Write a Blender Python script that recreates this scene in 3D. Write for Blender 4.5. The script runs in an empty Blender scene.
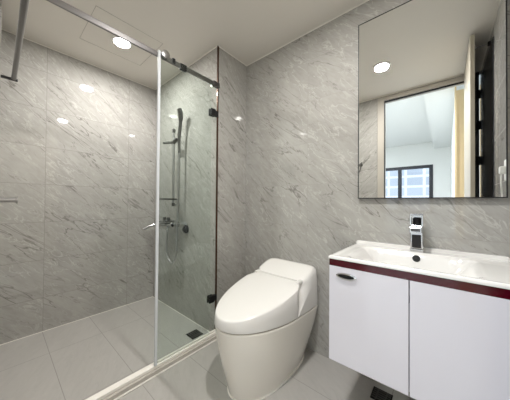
import bpy, bmesh, math, random
from mathutils import Vector, Matrix
random.seed(4)
S = bpy.context.scene
C = S.collection
PI = math.pi

# ------------------------------------------------------------------ camera
cd = bpy.data.cameras.new('camera'); cam = bpy.data.objects.new('camera', cd); C.objects.link(cam)
cd.sensor_fit = 'HORIZONTAL'; cd.sensor_width = 36.0; cd.lens = 36.0 * 220.84 / 510.0
cd.clip_start = 0.01
F = Vector((0.75861666, 0.65145372, 0.01043126)); R = Vector((0.65141129, -0.75868759, 0.00751509)); U = Vector((-0.0128098, -0.00109397, 0.99991735))
m = Matrix.Identity(4)
for i in range(3):
    m[i][0] = R[i]; m[i][1] = U[i]; m[i][2] = -F[i]
m[2][3] = 1.0049
cam.matrix_world = m
S.camera = cam

# ------------------------------------------------------------------ exposure, world, added living room fill, hall lamp, downlights
S.view_settings.view_transform = 'Standard'; S.view_settings.look = 'None'
S.view_settings.exposure = 0.3; S.view_settings.gamma = 1.0; S.view_settings.use_curve_mapping = False
S.cycles.use_denoising = True
S.cycles.max_bounces = 12; S.cycles.diffuse_bounces = 6; S.cycles.glossy_bounces = 6; S.cycles.transparent_max_bounces = 16
w = bpy.data.worlds.new('daylight'); S.world = w; w.use_nodes = True
bg = w.node_tree.nodes['Background']; bg.inputs[0].default_value = (0.75, 0.86, 1.0, 1); bg.inputs[1].default_value = 1.3

def area_light(name, loc, size, power, color, shape='DISK'):
    l = bpy.data.lights.new(name, 'AREA'); l.shape = shape; l.size = size; l.energy = power; l.color = color
    o = bpy.data.objects.new(name, l); o.location = loc; C.objects.link(o); return o
# added fill light below the living room ceiling, out of view; then the hall lamp
area_light('living_room_fill', (-1.5, 1.55, 2.485), 0.95, 42, (0.86, 0.92, 1.0), 'SQUARE')
area_light('hall_lamp', (-0.54, 0.52, 2.485), 0.52, 27, (0.88, 0.93, 1.0), 'SQUARE')
DOWN = [(0.592, 1.835), (0.607, 0.415)]
for q_, e_ in zip(DOWN, (9.0, 11.0)):
    area_light('downlight_lamp', (q_[0], q_[1], 2.178), 0.10, e_, (1.0, 0.975, 0.945))

# ------------------------------------------------------------------ helpers
def finish(name, bm, mat, parent=None, smooth=False, angle=40):
    """link bm (world coordinates) as one mesh object below parent"""
    off = Vector((0, 0, 0)); p = parent
    while p is not None:
        off += p.location; p = p.parent
    bmesh.ops.recalc_face_normals(bm, faces=bm.faces)
    for v in bm.verts: v.co -= off
    me = bpy.data.meshes.new(name); bm.to_mesh(me); bm.free()
    if mat: me.materials.append(mat)
    if smooth:
        for f in me.polygons: f.use_smooth = True
        try: me.set_sharp_from_angle(angle=math.radians(angle))
        except Exception: pass
    o = bpy.data.objects.new(name, me); C.objects.link(o)
    if parent: o.parent = parent
    return o
def thing(name, label, cat, loc, group=None):
    o = bpy.data.objects.new(name, None); o.location = loc; o.empty_display_size = .05; C.objects.link(o)
    o['label'] = label; o['category'] = cat
    if group: o['group'] = group
    return o
def tag(o, label, cat, group=None):
    o['label'] = label; o['category'] = cat
    if group: o['group'] = group
    return o
def struct(o, kind='structure'):
    o['kind'] = kind; return o
def box(bm, a, b, bevel=0, seg=2):
    x0, y0, z0 = [min(a[i], b[i]) for i in range(3)]; x1, y1, z1 = [max(a[i], b[i]) for i in range(3)]
    vs = [bm.verts.new(p) for p in ((x0,y0,z0),(x1,y0,z0),(x1,y1,z0),(x0,y1,z0),(x0,y0,z1),(x1,y0,z1),(x1,y1,z1),(x0,y1,z1))]
    fs = [bm.faces.new([vs[i] for i in f]) for f in ((0,3,2,1),(4,5,6,7),(0,1,5,4),(1,2,6,5),(2,3,7,6),(3,0,4,7))]
    if bevel:
        es = list({e for f in fs for e in f.edges})
        bmesh.ops.bevel(bm, geom=es, offset=bevel, segments=seg, profile=.5, affect='EDGES')
    return bm
def B(a, b, bevel=0, seg=2): return box(bmesh.new(), a, b, bevel, seg)
def sweep(bm, pts, r, n=12, caps=True):
    """round tube along pts; r is a number or a list"""
    pts = [Vector(p) for p in pts]; rs = r if isinstance(r, (list, tuple)) else [r] * len(pts)
    rings = []; ref = None
    for i, p in enumerate(pts):
        t = (pts[min(i+1, len(pts)-1)] - pts[max(i-1, 0)]).normalized()
        if ref is None:
            ref = Vector((0, 0, 1)) if abs(t.z) < .9 else Vector((1, 0, 0))
        a = (ref - t * ref.dot(t)).normalized(); ref = a; b = t.cross(a)
        rings.append([bm.verts.new(p + (a*math.cos(2*PI*k/n) + b*math.sin(2*PI*k/n)) * rs[i]) for k in range(n)])
    for r0, r1 in zip(rings, rings[1:]):
        for k in range(n): bm.faces.new((r0[k], r0[(k+1) % n], r1[(k+1) % n], r1[k]))
    if caps:
        bm.faces.new(rings[0][::-1]); bm.faces.new(rings[-1])
    return bm
def T(pts, r, n=12, caps=True): return sweep(bmesh.new(), pts, r, n, caps)
def spline(pts, n=8):
    pts = [Vector(p) for p in pts]; out = []
    P = [pts[0]] + pts + [pts[-1]]
    for i in range(1, len(P) - 2):
        p0, p1, p2, p3 = P[i-1], P[i], P[i+1], P[i+2]
        for k in range(n):
            t = k / n
            out.append(.5 * ((2*p1) + (p2-p0)*t + (2*p0-5*p1+4*p2-p3)*t*t + (3*p1-p0-3*p2+p3)*t**3))
    out.append(pts[-1]); return out
def loft(bm, rings, cap0=True, cap1=True):
    vr = [[bm.verts.new(p) for p in r] for r in rings]
    n = len(vr[0])
    for a, b in zip(vr, vr[1:]):
        for k in range(n): bm.faces.new((a[k], a[(k+1) % n], b[(k+1) % n], b[k]))
    if cap0: bm.faces.new(vr[0][::-1])
    if cap1: bm.faces.new(vr[-1])
    return bm
def lathe(c, axis, prof, n=24):
    """prof = [(distance along axis, radius)...]"""
    ax = Vector(axis).normalized(); pts = [Vector(c) + ax*d for d, r in prof]
    a = Vector((0,0,1)) if abs(ax.z) < .9 else Vector((1,0,0)); a = (a - ax*a.dot(ax)).normalized(); b = ax.cross(a)
    return loft(bmesh.new(), [[p + (a*math.cos(2*PI*k/n)+b*math.sin(2*PI*k/n))*r for k in range(n)] for p, (d, r) in zip(pts, prof)])

# ------------------------------------------------------------------ materials
def srgb(r, g, b):
    f = lambda c: c/12.92 if c <= .04045 else ((c+.055)/1.055)**2.4
    return (f(r/255), f(g/255), f(b/255), 1)
def mat(name, col, rough=.5, metal=0, noise=0, nscale=30, emit=None, estr=0, coat=0, spec=.5, bump=0):
    M = bpy.data.materials.new(name); M.use_nodes = True; nt = M.node_tree; p = nt.nodes['Principled BSDF']
    p.inputs['Base Color'].default_value = col; p.inputs['Roughness'].default_value = rough; p.inputs['Metallic'].default_value = metal
    p.inputs['Coat Weight'].default_value = coat; p.inputs['Coat Roughness'].default_value = .03; p.inputs['Specular IOR Level'].default_value = spec
    if emit:
        p.inputs['Emission Color'].default_value = emit; p.inputs['Emission Strength'].default_value = estr
    if noise or bump:
        tc = nt.nodes.new('ShaderNodeTexCoord'); nz = nt.nodes.new('ShaderNodeTexNoise'); nz.inputs['Scale'].default_value = nscale; nz.inputs['Detail'].default_value = 4
        nt.links.new(tc.outputs['Object'], nz.inputs['Vector'])
        if noise:
            mx = nt.nodes.new('ShaderNodeMix'); mx.data_type = 'RGBA'
            mx.inputs['A'].default_value = [c*(1-noise) for c in col[:3]] + [1]; mx.inputs['B'].default_value = [min(1, c*(1+noise)) for c in col[:3]] + [1]
            nt.links.new(nz.outputs['Fac'], mx.inputs['Factor']); nt.links.new(mx.outputs['Result'], p.inputs['Base Color'])
        if bump:
            bp = nt.nodes.new('ShaderNodeBump'); bp.inputs['Strength'].default_value = bump; bp.inputs['Distance'].default_value = .002
            nt.links.new(nz.outputs['Fac'], bp.inputs['Height']); nt.links.new(bp.outputs['Normal'], p.inputs['Normal'])
    return M

def stone(name, axis, sign, u0, v0, tw, th, base, dark, light, grout, rough, vein=1.0, grain=1.0, ang=-38, plain=False):
    """tiled, diagonally veined grey stone; axis = world axis that runs along the wall ('x', 'y') or 'floor'"""
    M = bpy.data.materials.new(name); M.use_nodes = True; nt = M.node_tree; N = nt.nodes; L = nt.links
    p = N['Principled BSDF']; p.inputs['Specular IOR Level'].default_value = .5 if axis == 'floor' else .85
    def math_(op, a, b=None, c=None):
        n = N.new('ShaderNodeMath'); n.operation = op
        for i, v in enumerate((a, b, c)):
            if v is None: continue
            if isinstance(v, (int, float)): n.inputs[i].default_value = v
            else: L.new(v, n.inputs[i])
        return n.outputs[0]
    geo = N.new('ShaderNodeNewGeometry'); sp = N.new('ShaderNodeSeparateXYZ'); L.new(geo.outputs['Position'], sp.inputs[0])
    if axis == 'floor': u, v = sp.outputs['X'], sp.outputs['Y']
    else: u, v = (sp.outputs['X'] if axis == 'x' else sp.outputs['Y']), sp.outputs['Z']
    u = math_('MULTIPLY', u, sign)
    us = math_('DIVIDE', math_('SUBTRACT', u, u0), tw); vs = math_('DIVIDE', math_('SUBTRACT', v, v0), th)
    iu = math_('FLOOR', us); iv = math_('FLOOR', vs)
    fu = math_('MULTIPLY', math_('SUBTRACT', us, iu), tw); fv = math_('MULTIPLY', math_('SUBTRACT', vs, iv), th)
    du = math_('MINIMUM', fu, math_('SUBTRACT', tw, fu)); dv = math_('MINIMUM', fv, math_('SUBTRACT', th, fv))
    d = math_('MINIMUM', du, dv)
    gm = N.new('ShaderNodeMapRange'); gm.inputs['From Min'].default_value = .0008; gm.inputs['From Max'].default_value = .0022; gm.inputs['To Min'].default_value = 1; gm.inputs['To Max'].default_value = 0
    L.new(d, gm.inputs['Value']); g = gm.outputs['Result']
    # per-tile pattern shift
    cv = N.new('ShaderNodeCombineXYZ'); L.new(iu, cv.inputs[0]); L.new(iv, cv.inputs[1])
    wn = N.new('ShaderNodeTexWhiteNoise'); wn.noise_dimensions = '3D'; L.new(cv.outputs[0], wn.inputs['Vector'])
    pv = N.new('ShaderNodeCombineXYZ'); L.new(u, pv.inputs[0]); L.new(v, pv.inputs[1]); L.new(math_('MULTIPLY', wn.outputs['Value'], 7.0), pv.inputs[2])
    mp = N.new('ShaderNodeMapping'); mp.vector_type = 'TEXTURE'; mp.inputs['Rotation'].default_value = (0, 0, math.radians(ang)); mp.inputs['Scale'].default_value = (3.3, 1, 1)
    L.new(pv.outputs[0], mp.inputs['Vector'])
    mp2 = N.new('ShaderNodeMapping'); mp2.vector_type = 'TEXTURE'; mp2.inputs['Rotation'].default_value = (0, 0, math.radians(ang+4)); mp2.inputs['Scale'].default_value = (5.5, 1, 1); L.new(pv.outputs[0], mp2.inputs['Vector'])
    def noise(scale, det, dist=0.0, rgh=.55, vec=mp.outputs[0]):
        n = N.new('ShaderNodeTexNoise'); n.inputs['Scale'].default_value = scale; n.inputs['Detail'].default_value = det; n.inputs['Distortion'].default_value = dist; n.inputs['Roughness'].default_value = rgh
        L.new(vec, n.inputs['Vector']); return n.outputs['Fac']
    cloud = noise(13, 6, .5); fine = noise(44, 4, .6)
    ridge = math_('ABSOLUTE', math_('SUBTRACT', noise(11, 5, .5, .55, mp2.outputs[0]), .5))
    ridge2 = math_('ABSOLUTE', math_('SUBTRACT', noise(19, 4, .5, .55), .5))
    gate = noise(8, 2, .3)
    def rng(x, a, b, c, dd):
        n = N.new('ShaderNodeMapRange'); n.inputs['From Min'].default_value = a; n.inputs['From Max'].default_value = b; n.inputs['To Min'].default_value = c; n.inputs['To Max'].default_value = dd; L.new(x, n.inputs['Value']); return n.outputs['Result']
    def mixc(fac, A, Bc):
        n = N.new('ShaderNodeMix'); n.data_type = 'RGBA'
        if isinstance(fac, (int, float)): n.inputs['Factor'].default_value = fac
        else: L.new(fac, n.inputs['Factor'])
        for k, v_ in (('A', A), ('B', Bc)):
            if isinstance(v_, tuple): n.inputs[k].default_value = v_
            else: L.new(v_, n.inputs[k])
        return n.outputs['Result']
    c1 = mixc(rng(cloud, .3, .7, 0, .32*grain), base, light)
    c1 = mixc(math_('MULTIPLY', rng(fine, .42, .72, 0, .2), grain), c1, dark)
    vd = math_('MULTIPLY', math_('MULTIPLY', rng(ridge, 0, .010, 1, 0), rng(gate, .40, .60, .15, .7)), vein)
    c2 = mixc(vd, c1, dark)
    vl = math_('MULTIPLY', math_('MULTIPLY', rng(ridge2, 0, .022, 1, 0), rng(gate, .38, .6, .9, .15)), vein)
    c3 = mixc(vl, c2, light)
    ridge3 = math_('ABSOLUTE', math_('SUBTRACT', noise(6.0, 4, .35, .5, mp2.outputs[0]), .5))
    c3 = mixc(math_('MULTIPLY', math_('MULTIPLY', rng(ridge3, .0005, .007, .95, 0), rng(noise(4, 2, .2), .38, .56, .05, 1)), vein), c3, dark)
    c4 = mixc(g, c3, grout)
    L.new(c4, p.inputs['Base Color'])
    rr = math_('ADD', math_('MULTIPLY', g, .4), rough)
    L.new(rr, p.inputs['Roughness'])
    return M

WB, WD, WL, WG = srgb(165,163,158), srgb(122,119,114), srgb(193,191,186), srgb(148,145,140)
def wallmat(name, axis, sign, u0, ang=-45, gr=None): return stone(name, axis, sign, u0, .262, .588, .2895, WB, WD, WL, gr or WG, .028, ang=ang)
m_left = wallmat('wall tile left', 'x', 1, .237, gr=srgb(132,129,124))
m_fix = wallmat('wall tile shower', 'y', -1, -2.341)
m_ret = wallmat('wall tile return', 'x', 1, .82)
m_back = wallmat('wall tile back', 'y', -1, -1.3143)
m_front = wallmat('wall tile doorway', 'y', 1, .58)
m_right = wallmat('wall tile right', 'x', -1, -1.405)
m_floor = stone('floor tile', 'floor', 1, .235, .21, .2945, .59, srgb(173,170,165), srgb(152,149,144), srgb(188,185,180), srgb(144,140,135), .28, vein=.25, grain=.9, ang=60)
m_ceil = mat('ceiling paint', srgb(220,215,207), .6, noise=.01, nscale=6)
m_white_wall = mat('white emulsion', srgb(232,234,232), .7, noise=.01)
m_caulk = mat('white caulk', srgb(232,228,220), .5)
m_bronze = mat('bronze edge trim', srgb(74,50,36), .35, .6)
m_chrome = mat('chrome', (.66,.66,.67,1), .08, 1)
m_steel = mat('brushed steel', (.42,.41,.41,1), .28, 1, noise=.06, nscale=80)
m_rail = mat('satin rail steel', (.26,.25,.25,1), .3, 1)
m_dsteel = mat('dark steel', (.16,.155,.15,1), .3, 1)
m_black = mat('black plastic', srgb(22,22,23), .35)
m_blackm = mat('black metal', srgb(28,28,30), .4, .4)
m_ceramic = mat('white ceramic', srgb(222,220,217), .12, coat=.6)
m_cream_cer = mat('toilet body ceramic', srgb(238,233,224), .16, coat=.5)
m_lid = mat('white lid plastic', srgb(226,223,219), .2, coat=.3)
m_door_w = mat('white lacquer', srgb(223,221,229), .1, coat=.8)
m_burg = mat('burgundy lacquer', srgb(74,5,22), .12, coat=.4)
m_seal = mat('white seal strip', srgb(214,217,220), .3)
m_quartz = mat('white threshold stone', srgb(244,240,232), .25, noise=.03, nscale=20)
m_grey_stone = mat('grey threshold stone', srgb(188,182,174), .3, noise=.06, nscale=40)
m_cream = mat('cream door finish', srgb(186,178,162), .4, noise=.02)
m_frame = mat('door frame paint', srgb(178,172,162), .4, noise=.02)
m_charcoal = mat('charcoal laminate', srgb(46,48,54), .25, noise=.05)
m_winframe = mat('black window frame', srgb(20,26,36), .4)
m_oak = mat('pale oak casing', srgb(228,204,160), .45, noise=.06, nscale=12)
m_socket = mat('white socket plastic', srgb(236,236,232), .35)
m_lens = mat('lit downlight lens', (1,1,1,1), .4, emit=(1,.97,.93,1), estr=160)
m_ring = mat('downlight ring', srgb(240,240,238), .35)
m_lamp = mat('lit ceiling panel', (1,1,1,1), .5, emit=(.88,.94,1,1), estr=5)
m_darkhole = mat('dark recess', srgb(12,12,12), .6)
def mirror_mat():
    M = mat('mirror silver', (.93,.94,.93,1), .0, 1); return M
m_mirror = mirror_mat()
def glass_mat(name, tint, f0=.08):
    M = bpy.data.materials.new(name); M.use_nodes = True; nt = M.node_tree; nt.nodes.clear()
    o = nt.nodes.new('ShaderNodeOutputMaterial'); mx = nt.nodes.new('ShaderNodeMixShader'); t = nt.nodes.new('ShaderNodeBsdfTransparent'); g = nt.nodes.new('ShaderNodeBsdfGlossy')
    lw = nt.nodes.new('ShaderNodeLayerWeight'); pw = nt.nodes.new('ShaderNodeMath'); pw.operation = 'POWER'; pw.inputs[1].default_value = 5
    nt.links.new(lw.outputs['Facing'], pw.inputs[0]); fr = nt.nodes.new('ShaderNodeMath'); fr.operation = 'MULTIPLY_ADD'; fr.inputs[1].default_value = .7; fr.inputs[2].default_value = .02; nt.links.new(pw.outputs[0], fr.inputs[0])
    t.inputs[0].default_value = tint; g.inputs['Roughness'].default_value = 0; g.inputs['Color'].default_value = (.9,.95,.93,1)
    nt.links.new(fr.outputs[0], mx.inputs[0]); nt.links.new(t.outputs[0], mx.inputs[1]); nt.links.new(g.outputs[0], mx.inputs[2]); nt.links.new(mx.outputs[0], o.inputs[0])
    return M
m_glass = glass_mat('clear shower glass', (.955,.975,.965,1))
m_wglass = glass_mat('window glass', (.97,.98,.98,1))
def facade_mat():
    M = bpy.data.materials.new('far facade'); M.use_nodes = True; nt = M.node_tree; p = nt.nodes['Principled BSDF']
    tc = nt.nodes.new('ShaderNodeNewGeometry'); mp = nt.nodes.new('ShaderNodeMapping'); mp.inputs['Rotation'].default_value = (0, 0, 0)
    sp = nt.nodes.new('ShaderNodeSeparateXYZ'); cb = nt.nodes.new('ShaderNodeCombineXYZ')
    nt.links.new(tc.outputs['Position'], sp.inputs[0]); nt.links.new(sp.outputs['Y'], cb.inputs[0]); nt.links.new(sp.outputs['Z'], cb.inputs[1])
    br = nt.nodes.new('ShaderNodeTexBrick'); br.offset = 0; br.inputs['Scale'].default_value = 1; br.inputs['Brick Width'].default_value = 1.1; br.inputs['Row Height'].default_value = .75; br.inputs['Mortar Size'].default_value = .09
    br.inputs['Color1'].default_value = srgb(190,196,206); br.inputs['Color2'].default_value = srgb(214,218,226); br.inputs['Mortar'].default_value = srgb(246,246,248)
    nt.links.new(cb.outputs[0], br.inputs['Vector']); nt.links.new(br.outputs['Color'], p.inputs['Base Color']); p.inputs['Roughness'].default_value = .6
    return M
m_facade = facade_mat()

# ------------------------------------------------------------------ room dimensions (metres, x = along shower back wall, y = towards it)
CE = 2.2; XB = 1.4048; XF = 1.081; YR = 1.3143; YL = 2.3408; XE = -.02; YS = -.25
XL = -4.23; CL = 2.53                 # living room far wall and ceiling
DY0, DY1, DZ = -.157, .511, 2.145     # doorway
def P(a, b): return B(a, b)
struct(finish('floor', P((XL-.1, -.62, -.12), (1.6, 2.5, 0)), m_floor))
struct(finish('ceiling', P((XE-.1, YS-.1, CE), (1.6, 2.5, CE+.1)), m_ceil))
struct(finish('wall_left', P((XE-.1, YL, 0), (1.6, YL+.1, CE)), m_left))
struct(finish('wall_back', P((XB, YS-.1, 0), (XB+.1, YR, CE)), m_back))
# pier that carries the shower fittings: shower face and return face have their own tiling
bm = B((XF, YR, 0), (XB+.1, YL, CE)); o = finish('wall_shower', bm, m_fix); o.data.materials.append(m_ret); struct(o)
for f in o.data.polygons:
    if abs(f.normal.y) > .9: f.material_index = 1
struct(finish('wall_right', P((XE-.1, YS-.1, 0), (1.6, YS, CE)), m_right))
# wall with the doorway (behind the camera)
bm = bmesh.new(); box(bm, (XE-.1, DY1+.05, 0), (XE, YL, CE)); box(bm, (XE-.1, DY0-.05, 2.18), (XE, DY1+.05, CE)); box(bm, (XE-.1, YS, 0), (XE, YS+.004, CE))
struct(finish('wall_front', bm, m_front))
bm = B((XE, YR+.03, 0), (.001, YL, CE)); struct(finish('wall_shower_end', bm, m_front))
# trims
struct(finish('trim_1', B((XF-.004, YR-.006, .0), (XF+.008, YR+.004, CE-.001), .001), m_bronze))
bm = bmesh.new(); t = .006
box(bm, (.001, YL-t, CE-t), (XF, YL, CE)); box(bm, (XF-t, YR, CE-t), (XF, YL-t, CE)); box(bm, (XF, YR-t, CE-t), (XB, YR, CE)); box(bm, (XB-t, YS, CE-t), (XB, YR-t, CE)); box(bm, (XE, YS, CE-t), (XB-t, YS+t, CE)); box(bm, (XE, YS+t, CE-t), (XE+t, YL-t, CE))
struct(finish('trim_2', bm, m_caulk))
bm = bmesh.new(); t = .004
box(bm, (.001, YL-t, 0), (XF, YL, t)); box(bm, (XF-t, YR+.03, 0), (XF, YL-t, t))
struct(finish('trim_3', bm, m_caulk))
# dark liner panel on the right wall beside the doorway
struct(finish('trim_4', B((XE+.006, YS, 0), (.635, YS+.006, CE-.08), .001), m_charcoal))

# doorway: frame, seal, side light slit with hinges
fr = finish('door_1', B((XE-.1, DY1, 0), (XE+.012, DY1+.062, 2.185), .003), m_frame); struct(fr)
finish('door_head', B((XE-.1, DY0-.04, DZ), (XE+.012, DY1, 2.185), .003), m_frame, fr)
finish('door_jamb', B((XE-.1, DY0-.042, 0), (XE+.012, DY0, DZ), .003), m_frame, fr)
bm = bmesh.new(); box(bm, (XE-.03, DY0, DZ-.014), (XE-.012, DY1, DZ)); box(bm, (XE-.03, DY1-.008, 0), (XE-.012, DY1, DZ-.014))
finish('door_seal', bm, m_black, fr)
finish('hinge_post', B((XE-.08, DY0-.078, 0), (XE, DY0-.042, 2.185)), m_charcoal, fr)
for z in (1.984, 1.707, 1.39, .35):
    bm = B((XE, -.249, z-.04), (XE+.010, DY0-.045, z+.04), .003); sweep(bm, [(XE+.012, DY0-.05, z-.05), (XE+.012, DY0-.05, z+.05)], .009)
    finish('hinge', bm, m_blackm, fr)
# open door leaf, seen on edge in the mirror
LQ0, LQ1 = -.160, -.136
leaf = thing('bathroom_door', 'cream bathroom door standing open beside the right wall, seen edge on in the mirror', 'door', (.3, -.14, 0))
finish('door_leaf', B((.005, LQ0, .008), (.625, LQ1, 2.185), .002), m_cream, leaf)
finish('door_handle', sweep(sweep(bmesh.new(), [(.57, LQ0, 1.0), (.57, LQ0-.045, 1.0)], .008), [(.57, LQ0-.045, 1.0), (.46, LQ0-.045, 1.0)], .008), m_dsteel, leaf)
rod = thing('door_stay', 'thin metal stay rod between the open door top and the right wall', 'rod', (.5, -.2, 2.15))
finish('rod', T([(.5, LQ0-.012, 2.150), (.5, YS+.012, 2.150)], .003), m_steel, rod)
for y0, y1 in ((LQ0, LQ0-.014), (YS, YS+.016)): finish('rod_end', B((.488, y0, 2.138), (.512, y1, 2.162), .002), m_black, rod)

# ------------------------------------------------------------------ living room beyond the doorway (seen in the mirror)
bm = bmesh.new(); W0, W1, WZ0, WZ1 = .217, 2.2, .75, 1.975
box(bm, (XL-.1, -.62, 0), (XL, W0, CL)); box(bm, (XL-.1, W1, 0), (XL, 2.5, CL)); box(bm, (XL-.1, W0, 0), (XL, W1, WZ0)); box(bm, (XL-.1, W0, WZ1), (XL, W1, CL))
struct(finish('wall_far', bm, m_white_wall))
struct(finish('wall_living_side', P((XL, 2.4, 0), (XE-.1, 2.5, CL)), m_white_wall))
struct(finish('wall_hall', P((XL, -.62, 0), (-.75, -.105, CL)), m_white_wall))
struct(finish('ceiling_living', P((XL-.1, -.62, CL), (XE, 2.5, CL+.1)), m_white_wall))
struct(finish('wall_above_door', P((XE-.1, -.62, CE), (XE-.001, 2.5, CL)), m_white_wall))
struct(finish('wall_hall_end', P((XE-.1, -.62, 0), (XE-.001, YS-.1, CE)), m_white_wall))
struct(finish('trim_5', P((XL, -.105, 2.36), (-.13, .2, CL)), m_white_wall))
bm = bmesh.new(); box(bm, (-.75, -.22, 0), (-.735, -.106, 2.34)); struct(finish('trim_6', bm, m_oak))
bm = bmesh.new(); box(bm, (-.75, -.105, 0), (-.66, -.09, 2.36)); struct(finish('trim_7', bm, m_oak))
wf = bmesh.new(); ft = .075
for a, b in (((W0, WZ0), (W0+ft, WZ1)), ((W1-ft, WZ0), (W1, WZ1)), ((W0+ft, WZ0), (W1-ft, WZ0+ft)), ((W0+ft, WZ1-ft), (W1-ft, WZ1)), ((.87, WZ0+ft), (.95, WZ1-ft)), ((1.56, WZ0+ft), (1.62, WZ1-ft))):
    box(wf, (XL-.07, a[0], a[1]), (XL+.012, b[0], b[1]))
win = struct(finish('window_1', wf, m_winframe))
for a, b in ((W0+ft, .87), (.95, 1.56), (1.62, W1-ft)):
    finish('pane', B((XL-.04, a, WZ0+ft), (XL-.034, b, WZ1-ft)), m_wglass, win)
bld = finish('apartment_building', B((-22, -6, -14), (-17, 12, 9)), m_facade)
tag(bld, 'pale gridded building outside the window reflected in the mirror', 'building')
lp = thing('ceiling_panel_lamp', 'large square lit panel added out of view on the living room ceiling as fill light, between doorway and window', 'lamp', (-1.5, 1.55, CL))  # unseen panel added to brighten the living room
finish('lamp_frame', B((-2.0, 1.05, CL-.02), (-1.0, 2.05, CL), .004), m_ring, lp)
finish('lamp_panel', B((-1.98, 1.07, CL-.028), (-1.02, 2.03, CL-.02)), m_lamp, lp)

lp = thing('ceiling_panel_lamp', 'small square lit panel lamp on the ceiling just outside the doorway', 'lamp', (-.54, .52, CL))
finish('lamp_frame', B((-.83, .23, CL-.02), (-.25, .81, CL), .004), m_ring, lp)
finish('lamp_panel', B((-.81, .25, CL-.028), (-.27, .79, CL-.02)), m_lamp, lp)

# ------------------------------------------------------------------ ceiling fittings
lab = ['round lit downlight in the ceiling hatch above the shower', 'round lit downlight above the bathroom floor, seen in the mirror']
for (x, y), l in zip(DOWN, lab):
    d = thing('downlight', l, 'light', (x, y, CE), 'recessed ceiling downlights')
    finish('trim_ring', lathe((x, y, CE), (0,0,-1), [(0, .066), (.006, .066), (.010, .060), (.010, .053), (.004, .053), (.004, .001)], 40), m_ring, d, True)
    finish('lens', lathe((x, y, CE-.005), (0,0,-1), [(0, .052), (.004, .052), (.0065, .04), (.0068, .001)], 40), m_lens, d, True)
hx0, hx1, hy0, hy1 = .375, .80, 1.615, 2.03
bm = bmesh.new(); g = .0016
m_gap = mat('hatch shadow gap', srgb(168,164,156), .7)
for a, b in (((hx0, hy0), (hx1, hy0+g)), ((hx0, hy1-g), (hx1, hy1)), ((hx0, hy0+g), (hx0+g, hy1-g)), ((hx1-g, hy0+g), (hx1, hy1-g))):
    box(bm, (a[0], a[1], CE-.0015), (b[0], b[1], CE))
h = finish('ceiling_hatch', bm, m_gap); tag(h, 'square access hatch outline in the ceiling around the shower downlight', 'hatch')

# ------------------------------------------------------------------ shower threshold, glass, rail
cu = thing('shower_threshold', 'low pale stone threshold across the floor at the shower entrance', 'threshold', (.5, 1.29, 0))
finish('threshold_face', B((XE+.002, 1.268, 0), (XF, 1.306, .026), .002), m_grey_stone, cu)
finish('threshold_cap', B((XE+.002, 1.284, .026), (XF, 1.322, .044), .002), m_quartz, cu)
finish('caulk_line', B((XE+.002, 1.257, 0), (XF, 1.268, .006), .002), m_caulk, cu)
GY = 1.30
fp = thing('shower_screen', 'fixed clear glass shower panel clamped to the tiled wall', 'shower screen', (.85, GY, .045))
finish('glass_pane', B((.615, GY+.002, .046), (XF-.008, GY+.010, 1.865), .001, 1), m_glass, fp)
for z in (1.668, .293):
    bm = B((1.005, GY-.012, z-.026), (1.05, GY+.001, z+.026), .004); box(bm, (1.005, GY+.011, z-.026), (1.05, GY+.024, z+.026), .004); box(bm, (1.042, GY-.008, z-.02), (XF-.004, GY+.02, z+.02), .003)
    finish('clamp', bm, m_blackm, fp)
finish('bottom_channel', B((.63, GY-.006, .044), (XF-.004, GY+.002, .056), .001), m_caulk, fp)
sd = thing('sliding_shower_door', 'clear glass sliding shower door with white edge seal, pushed open to the right', 'shower door', (.83, 1.285, .045))
finish('glass_pane', B((.62, 1.279, .052), (1.0, 1.285, 1.895), .001, 1), m_glass, sd)
finish('edge_seal', B((.604, 1.276, .047), (.62, 1.288, 1.9), .002), m_seal, sd)
def roller(x):
    bm = lathe((x, 1.274, 1.888), (0, 1, 0), [(-.012, .018), (-.010, .024), (.004, .024), (.004, .012)], 24)
    return bm
finish('roller', roller(.645), m_steel, sd, True)
rl = thing('shower_rail', 'steel top rail of the shower enclosure running wall to wall', 'rail', (.5, 1.295, 1.88))
finish('rail_bar', B((XE+.03, 1.289, 1.866), (XF-.02, 1.301, 1.896), .003), m_rail, rl)
finish('wall_bracket', B((XF-.06, 1.284, 1.862), (XF-.002, 1.31, 1.902), .004), m_dsteel, rl)
finish('wall_bracket', B((XE+.001, 1.284, 1.86), (XE+.05, 1.31, 1.904), .004), m_steel, rl)
finish('door_stop', B((.755, 1.286, 1.86), (.80, 1.304, 1.90), .003), m_blackm, rl)
finish('door_stop', B((.70, 1.286, 1.872), (.72, 1.304, 1.905), .003), m_blackm, rl)

# ------------------------------------------------------------------ shower fittings on the pier
RX, RY = 1.02, 1.84
rs = thing('shower_slide_rail', 'slim chrome slide rail on the shower wall with a small dark soap shelf', 'shower rail', (RX, RY, 1.0))
finish('rail_tube', T([(RX, RY, .985), (RX, RY, 1.625)], .0105), m_steel, rs, True)
finish('top_knob', lathe((RX, RY, 1.62), (0,0,1), [(0, .013), (.03, .015), (.036, .010)], 16), m_dsteel, rs, True)
finish('bottom_knob', lathe((RX, RY, .965), (0,0,1), [(0, .009), (.006, .014), (.03, .014)], 16), m_dsteel, rs, True)
for z in (1.55, .975):
    finish('wall_mount', T([(RX, RY, z), (XF, RY, z)], [.011, .013]), m_steel, rs, True)
finish('soap_shelf', B((.895, RY-.055, 1.020), (1.04, RY+.06, 1.034), .004), m_dsteel, rs)
hb = finish('holder', T([(RX, RY, 1.535), (RX-.01, RY-.05, 1.545), (RX-.008, RY-.068, 1.548)], [.018, .016, .013]), m_dsteel, rs, True)
finish('holder_lever', T([(RX, RY+.01, 1.537), (RX-.08, RY+.04, 1.52)], [.013, .010]), m_dsteel, hb, True)
HY = RY-.085
hs = thing('hand_shower', 'long grey hand shower hanging in its holder on the shower wall', 'hand shower', (RX-.02, HY, 1.5))
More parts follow.
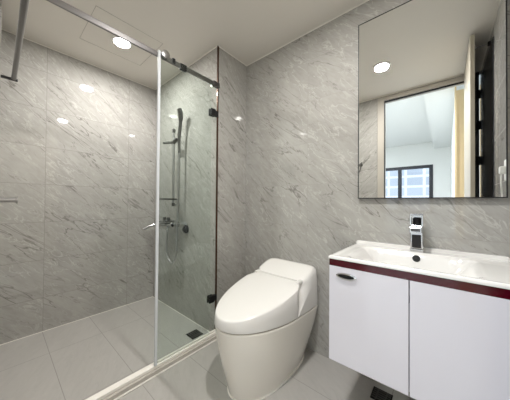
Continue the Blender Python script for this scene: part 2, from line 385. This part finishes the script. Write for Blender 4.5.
finish('handle', T(spline([(RX+.004, HY, 1.43), (RX+.002, HY, 1.50), (RX+.002, HY-.006, 1.60), (RX+.004, HY-.018, 1.69)], 6), [.0105]*10+[.014]*9, 14), m_dsteel, hs, True)
hp = [Vector((RX+.004, HY-.018, 1.685)), Vector((RX+.002, HY-.024, 1.72)), Vector((RX-.006, HY-.030, 1.765)), Vector((RX-.020, HY-.034, 1.80))]
rr = []
for p_, wx, wd in zip(hp, (.014, .028, .034, .028), (.012, .017, .019, .015)):
    rr.append([p_ + Vector((0, .9*wx*math.cos(2*PI*k/20), 0)) + Vector((1, 0, .3)).normalized()*(wd*math.sin(2*PI*k/20)) for k in range(20)])
finish('spray_head', loft(bmesh.new(), rr), m_dsteel, hs, True)
ho = finish('shower_hose', T(spline([(RX+.004, HY, 1.428), (RX, HY+.002, 1.1), (RX-.006, HY+.006, .75), (RX-.006, HY+.012, .56), (RX-.008, HY+.05, .475), (RX-.01, HY+.10, .465), (RX-.01, 1.925, .53), (RX-.006, 1.93, .66), (RX-.004, 1.93, .739)], 8), .0085, 10), m_steel, None, True)
tag(ho, 'thin metal shower hose looping below the mixer on the shower wall', 'hose')
mx = thing('shower_mixer', 'chrome shower mixer tap with lever below the slide rail', 'tap', (RX, 1.93, .8))
finish('mixer_body', lathe((RX, 1.845, .80), (0,1,0), [(0, .018), (.006, .024), (.164, .024), (.17, .018)], 20), m_chrome, mx, True)
for y in (1.865, 1.995):
    finish('inlet', lathe((XF, y, .80), (-1,0,0), [(0, .032), (.008, .030), (.012, .014), (.06, .013)], 20), m_chrome, mx, True)
finish('shelf_plate', B((.93, 1.85, .826), (1.05, 2.01, .834), .003), m_dsteel, mx)
for y in (1.89, 1.965):
    finish('control_knob', lathe((RX-.015, y, .834), (0,0,1), [(0, .015), (.026, .015), (.03, .011)], 16), m_dsteel, mx, True)
finish('lever', T(spline([(RX-.02, 1.95, .795), (.94, 1.965, .80), (.88, 1.985, .785), (.835, 2.0, .762)], 5), [.016]*6+[.010]*10, 12), m_steel, mx, True)
finish('hose_outlet', T([(RX-.004, 1.93, .775), (RX-.004, 1.93, .74)], .011), m_chrome, mx, True)
cp = finish('mixer_reflection_disc', lathe((XF, 1.72, .765), (-1,0,0), [(0, .038), (.008, .038), (.022, .026), (.028, .02), (.03, .002)], 24), m_blackm, None, True)  # solid dark disc in place of the mixer's reflection in the tile
tag(cp, 'small dark disc standing in for the mixer reflection on the shower wall beside the hose', 'painted reflection')

# towel bar and peg on the end wall of the shower
tb = thing('towel_bar', 'dark steel towel bar on the shower end wall, near the ceiling', 'towel bar', (.05, 1.8, 1.86))
finish('bar', T([(.063, 1.13, 1.836), (.060, 2.215, 1.832)], .0125, 16), m_dsteel, tb, True)
for y, z, x in ((2.226, 1.829, .001), (1.15, 1.832, XE)):
    finish('wall_arm', B((x, y-.012, z-.008), (.080, y+.012, z+.006), .003), m_black, tb)
pg = thing('wall_peg', 'short steel peg on the shower end wall, below the towel bar', 'peg', (.05, 2.15, 1.0))
finish('peg_stem', T([(.001, 2.15, 1.008), (.078, 2.15, 1.008)], .0155, 16), m_steel, pg, True)
finish('peg_knob', lathe((.076, 2.15, 1.008), (1,0,0), [(0, .014), (.002, .023), (.009, .023), (.011, .015)], 20), m_steel, pg, True)
rh = thing('robe_hook', 'dark robe hook on the tiled wall beside the doorway, seen in the mirror', 'hook', (XE, .75, 1.455))
finish('hook_plate', lathe((XE, .75, 1.455), (1,0,0), [(0, .022), (.004, .022), (.006, .016)], 20), m_dsteel, rh, True)
finish('hook_arm', T(spline([(XE+.004, .75, 1.455), (XE+.008, .75, 1.452), (XE+.011, .742, 1.470), (XE+.011, .738, 1.485)], 5), .007), m_dsteel, rh, True)
finish('hook_arm', T(spline([(XE+.004, .75, 1.447), (XE+.009, .754, 1.41), (XE+.011, .765, 1.375), (XE+.011, .775, 1.38)], 5), .006), m_dsteel, rh, True)
sk = thing('wall_socket', 'white plug in a wall socket on the right wall, seen in the mirror', 'socket', (1.0, YS, 1.18))
finish('socket_plate', B((1.0, YS, 1.13), (1.07, YS+.008, 1.24), .004), m_socket, sk)
pl = finish('plug', B((1.015, YS+.008, 1.165), (1.05, YS+.030, 1.205), .006), m_socket, sk)
finish('cord', T(spline([(1.033, YS+.022, 1.167), (1.033, YS+.022, 1.10), (1.04, YS+.016, .95), (1.06, YS+.012, .82)], 6), .0035, 8), m_socket, pl, True)

# floor drains
def drain(x, y, s, label, rot=0):
    d = thing('floor_drain', label, 'drain', (x, y, 0), 'square floor drains')
    finish('drain_frame', B((x-s, y-s, 0), (x+s, y+s, .003), .001, 1), m_blackm, d)
    bm = bmesh.new()
    k = 5
    for i in range(k):
        u = -s*.86 + (i+.5)*2*s*.86/k
        box(bm, (x+u-.004, y-s*.86, .003), (x+u+.004, y+s*.86, .0055)); 
    for u in (-s*.45, s*.45): box(bm, (x-s*.86, y+u-.003, .003), (x+s*.86, y+u+.003, .0054))
    finish('grate', bm, m_dsteel, d)
drain(.985, 1.44, .047, 'black square grate drain in the shower floor corner')
drain(1.312, .25, .045, 'black square grate drain on the floor under the vanity')

# ------------------------------------------------------------------ toilet
TY = .821
def egg(xf, xb, hw, zf, n=72, ef=2.1, eb=4.2, split=.62, cy=TY):
    xc = xf + (xb - xf) * split; pts = []
    for k in range(n):
        a = 2*PI*k/n; c, s = math.cos(a), math.sin(a)
        e, L = (eb, xb - xc) if c >= 0 else (ef, xc - xf)
        x = xc + math.copysign(abs(c)**(2/e), c) * L; y = cy + math.copysign(abs(s)**(2/e), s) * hw
        pts.append((x, y, zf(x) if callable(zf) else zf))
    return pts
to = thing('toilet', 'white one-piece smart toilet with closed lid between shower and vanity', 'toilet', (1.1, TY, 0))
TB = XB - .006
seam = lambda x: .384 - .058*max(0, (x-.705))
def seamoff(o): return lambda x: seam(x) + o
body = []
for z, xf, xb, hw, ef, eb, sp_ in ((0, .798, TB-.02, .140, 2.15, 3.2, .5), (.012, .794, TB-.018, .142, 2.15, 3.2, .5), (.06, .781, TB-.012, .152, 2.12, 3.8, .52), (.13, .760, TB-.008, .168, 2.1, 4.6, .54), (.20, .740, TB-.004, .182, 2.08, 5.8, .57), (.26, .725, TB-.002, .192, 2.06, 7, .58), (.31, .716, TB-.001, .198, 2.06, 8, .58)):
    k_ = max(0, (z-.2)/.17)
    body.append(egg(xf, xb, hw, (lambda z, k_: lambda x: z + k_*(seam(x)-.362))(z, k_), ef=ef, eb=eb, split=sp_))
kw = dict(ef=2.06, eb=9, split=.58)
body += [egg(.709, TB, .201, seamoff(-.014), **kw), egg(.708, TB, .202, seamoff(-.008), **kw), egg(.711, TB-.002, .199, seamoff(-.004), **kw), egg(.722, TB-.012, .190, seamoff(-.003), **kw)]
finish('bowl_body', loft(bmesh.new(), body), m_cream_cer, to, True, 50)
finish('base_caulk', loft(bmesh.new(), [egg(.791, TB-.013, .147, 0, ef=2.15, eb=3.2, split=.5), egg(.790, TB-.013, .147, .005, ef=2.15, eb=3.2, split=.5), egg(.797, TB-.02, .140, .008, ef=2.15, eb=3.2, split=.5)]), m_caulk, to, True)
m_seam = mat('seam gasket grey', srgb(150,140,126), .6)
finish('seam_gasket', loft(bmesh.new(), [egg(.714, TB-.006, .196, seamoff(-.006), **kw), egg(.714, TB-.006, .196, seamoff(.003), **kw)]), m_seam, to, True)
XH = 1.185
top = lambda x: .436 + .196*(x-.705)
# lid and rear housing share one outline; the cut between them leans forward towards the seam
def lidring(inset, zf, cut):
    o = [(x, y) for x, y, z in egg(.703+inset, TB-inset, .203-inset, 0, n=240, ef=2.05, eb=9, split=.58)]
    fr_ = [(x, y) for x, y in o if x < cut]
    fr_.sort(key=lambda p: math.atan2(p[1]-TY, -(p[0]-cut)))
    k = 64; out = []; m_ = len(fr_)
    for i in range(k):
        out.append(fr_[round(i*(m_-1)/(k-1))])
    y0, y1 = out[-1][1], out[0][1]
    for i in range(1, 12): out.append((cut, y0 + (y1-y0)*i/12))
    return [(x, y, zf(x)) for x, y in out]
def houring(inset, zf, cut):
    o = [(x, y) for x, y, z in egg(.703+inset, TB-inset, .203-inset, 0, n=240, ef=2.05, eb=9, split=.58)]
    bk = [(x, y) for x, y in o if x > cut]
    bk.sort(key=lambda p: math.atan2(p[1]-TY, p[0]-cut))
    k = 64; out = []; m_ = len(bk)
    for i in range(k): out.append(bk[round(i*(m_-1)/(k-1))])
    y0, y1 = out[-1][1], out[0][1]
    for i in range(1, 12): out.append((cut, y0 + (y1-y0)*i/12))
    return [(x, y, zf(x)) for x, y in out]
lcut = lambda t_: 1.10 + (XH-1.10)*t_
lid = [lidring(.008, seamoff(.002), lcut(0)), lidring(.001, seamoff(.004), lcut(0)), lidring(0, seamoff(.010), lcut(.03)), lidring(.003, lambda x: seam(x)+.6*(top(x)-seam(x)), lcut(.6)), lidring(.0055, lambda x: top(x)-.007, lcut(.95)), lidring(.0085, lambda x: top(x)-.002, lcut(.985)), lidring(.014, top, lcut(1)), lidring(.04, lambda x: top(x)+.002, lcut(1)-.006), lidring(.09, lambda x: top(x)+.004, lcut(1)-.02), lidring(.14, lambda x: top(x)+.004, lcut(1)-.05)]
finish('lid', loft(bmesh.new(), lid), m_lid, to, True, 38)
ht = lambda x: top(XH) + .002 + .058*(1-(1-min(1, max(0, (x-XH)/.17)))**1.5)
hcut = lambda t_: lcut(t_) + .004
hz = [houring(.008, seamoff(.002), hcut(0)), houring(.001, seamoff(.004), hcut(0)), houring(0, seamoff(.012), hcut(.03)), houring(.003, lambda x: seam(x)+.6*(ht(x)-seam(x)), hcut(.6)), houring(.008, lambda x: ht(x)-.030, hcut(.9)), houring(.013, lambda x: ht(x)-.016, hcut(.96)), houring(.022, lambda x: ht(x)-.006, hcut(1)), houring(.036, lambda x: ht(x)-.001, hcut(1)), houring(.06, ht, hcut(1)+.004)]
finish('rear_housing', loft(bmesh.new(), hz), m_lid, to, True, 45)
for s in (-1, 1):
    finish('lid_hinge', B((XH-.030, TY+s*.160-.012, top(XH)-.012), (XH+.022, TY+s*.160+.012, top(XH)+.007), .004), m_lid, to, True)

# ------------------------------------------------------------------ vanity
VX, VY0, VY1 = .964, -.204, .390
va = thing('vanity_cabinet', 'wall-hung glossy white vanity cabinet with burgundy top band', 'cabinet', (1.2, .1, .316))
bm = B((VX+.022, VY0+.002, .318), (XB, VY0+.020, .7295)); box(bm, (VX+.022, VY1-.020, .318), (XB, VY1-.002, .7295))
box(bm, (VX+.022, VY0+.020, .318), (XB, VY1-.020, .336)); box(bm, (XB-.012, VY0+.020, .336), (XB, VY1-.020, .7295)); box(bm, (VX+.022, .088, .336), (XB-.012, .106, .64))
finish('carcass', bm, m_door_w, va)
bm = B((VX+.001, VY0, .7295), (VX+.022, VY1, .7590), .001); box(bm, (VX+.022, VY1-.002, .7295), (XB, VY1, .7590))
finish('burgundy_band', bm, m_burg, va)
for y0, y1 in ((VY0, .0955), (.0985, VY1)):
    d = finish('door', B((VX+.001, y0, .316), (VX+.021, y1, .7285), .0015), m_door_w, va)
    if y0 > 0:
        # oval recessed pull
        c = Vector((VX+.0005, .316, .6935)); rings = []
        def ring(a, b, dx): return [(c.x+dx, c.y + a*math.cos(2*PI*k/32), c.z + b*math.sin(2*PI*k/32) ) for k in range(32)]
        pull = finish('pull', loft(bmesh.new(), [ring(.042, .0135, .0012), ring(.042, .0135, -.004), ring(.034, .0085, -.006)], cap1=False), m_chrome, d, True)
        finish('pull_recess', loft(bmesh.new(), [ring(.0345, .009, -.0055), ring(.032, .007, -.001)], cap0=False), m_darkhole, pull, True)

# basin: heightfield slab with integrated bowl and rear lip
ba = thing('sink_basin', 'white ceramic counter basin lying on the vanity cabinet', 'basin', (1.2, .1, .758))
bm = bmesh.new(); NX, NY = 72, 96
X0, X1, Y0, Y1 = VX-.002, XB-.001, VY0-.002, VY1+.003
def smooth(a, b, x):
    t_ = max(0, min(1, (x-a)/(b-a))); return t_*t_*(3-2*t_)
def hz_(x, y):
    z = .7725
    z += .014 * smooth(XB-.040, XB-.030, x)                         # rear lip
    e = min(x-X0, Y1-y, y-Y0)
    z -= .004 * (1 - smooth(0, .006, e))
    z -= .003 * smooth(.012, .03, e) * (1 - smooth(XB-.15, XB-.10, x))
    bx = smooth(X0+.035, X0+.085, x) * (1 - smooth(XB-.155, XB-.105, x))
    by = smooth(Y0+.10, Y0+.20, y) * (1 - smooth(Y1-.16, Y1-.055, y))
    z -= .082 * bx * by * (1 + .12*by)
    return z
g = [[bm.verts.new((X0+(X1-X0)*i/NX, Y0+(Y1-Y0)*j/NY, hz_(X0+(X1-X0)*i/NX, Y0+(Y1-Y0)*j/NY))) for j in range(NY+1)] for i in range(NX+1)]
for i in range(NX):
    for j in range(NY): bm.faces.new((g[i][j], g[i+1][j], g[i+1][j+1], g[i][j+1]))
edge = [g[i][0] for i in range(NX+1)] + [g[NX][j] for j in range(1, NY+1)] + [g[i][NY] for i in range(NX-1, -1, -1)] + [g[0][j] for j in range(NY-1, 0, -1)]
low = [bm.verts.new((v.co.x, v.co.y, .7592)) for v in edge]
n = len(edge)
for k in range(n): bm.faces.new((edge[k], low[k], low[(k+1) % n], edge[(k+1) % n]))
finish('basin_bowl', bm, m_ceramic, ba, True, 60)
def on_bowl(x, y, eps=.004):
    zx = (hz_(x+eps, y)-hz_(x-eps, y))/(2*eps); zy = (hz_(x, y+eps)-hz_(x, y-eps))/(2*eps)
    return Vector((x, y, hz_(x, y))), Vector((-zx, -zy, 1)).normalized()
c, nn = on_bowl(XB-.122, .101)
ov = finish('overflow_ring', lathe(c - nn*.004, nn, [(0, .0155), (.007, .0155), (.0085, .012), (.0055, .010)], 24), m_black, ba, True)
finish('overflow_hole', lathe(c, nn, [(0, .010), (.002, .010), (.0022, .0005)], 20), m_darkhole, ov)
c, nn = on_bowl(1.13, .101)
finish('drain_plug', lathe(c - nn*.002, nn, [(0, .026), (.005, .026), (.007, .02), (.008, .001)], 28), m_chrome, ba, True)

# faucet
FX, FY, FZ = 1.335, .103, .7725
fa = thing('basin_faucet', 'square chrome mixer faucet standing on the back of the basin', 'faucet', (FX, FY, FZ))
finish('base_plate', B((FX-.028, FY-.027, FZ), (FX+.024, FY+.027, FZ+.014), .003), m_chrome, fa)
finish('body', B((FX-.022, FY-.025, FZ+.014), (FX+.022, FY+.025, FZ+.128), .003), m_chrome, fa)
finish('front_panel', B((FX-.0255, FY-.018, FZ+.02), (FX-.021, FY+.018, FZ+.082), .001), m_black, fa)
sp = finish('spout', B((FX-.070, FY-.0245, FZ+.096), (FX-.020, FY+.0245, FZ+.122), .003), m_chrome, fa)
finish('spout_mouth', B((FX-.0715, FY-.018, FZ+.102), (FX-.068, FY+.018, FZ+.116)), m_dsteel, sp)
bm = B((FX-.030, FY-.026, FZ+.176), (FX+.024, FY+.026, FZ+.184), .002); box(bm, (FX+.010, FY-.026, FZ+.128), (FX+.024, FY+.026, FZ+.176), .002)
box(bm, (FX-.030, FY+.019, FZ+.128), (FX+.010, FY+.026, FZ+.176), .001); box(bm, (FX-.030, FY-.026, FZ+.128), (FX+.010, FY-.019, FZ+.176), .001)
finish('lever_handle', bm, m_chrome, fa)
finish('cartridge', lathe((FX-.004, FY, FZ+.126), (0,0,1), [(0, .0165), (.034, .0165), (.038, .012)], 20), m_blackm, fa, True)

# ------------------------------------------------------------------ mirror
mi = thing('wall_mirror', 'large frameless-look wall mirror with thin black edge above the basin', 'mirror', (XB-.01, .1, 1.5))
MX = XB-.02; a0, a1, b0, b1 = -.2004, .3885, 1.031, 2.062; t = .0045
bm = bmesh.new(); box(bm, (MX-.001, a0, b0), (XB, a0+t, b1)); box(bm, (MX-.001, a1-t, b0), (XB, a1, b1)); box(bm, (MX-.001, a0+t, b0), (XB, a1-t, b0+t)); box(bm, (MX-.001, a0+t, b1-t), (XB, a1-t, b1))
finish('mirror_edge', bm, m_black, mi)
finish('mirror_glass', B((MX, a0+t, b0+t), (XB-.004, a1-t, b1-t)), m_mirror, mi)
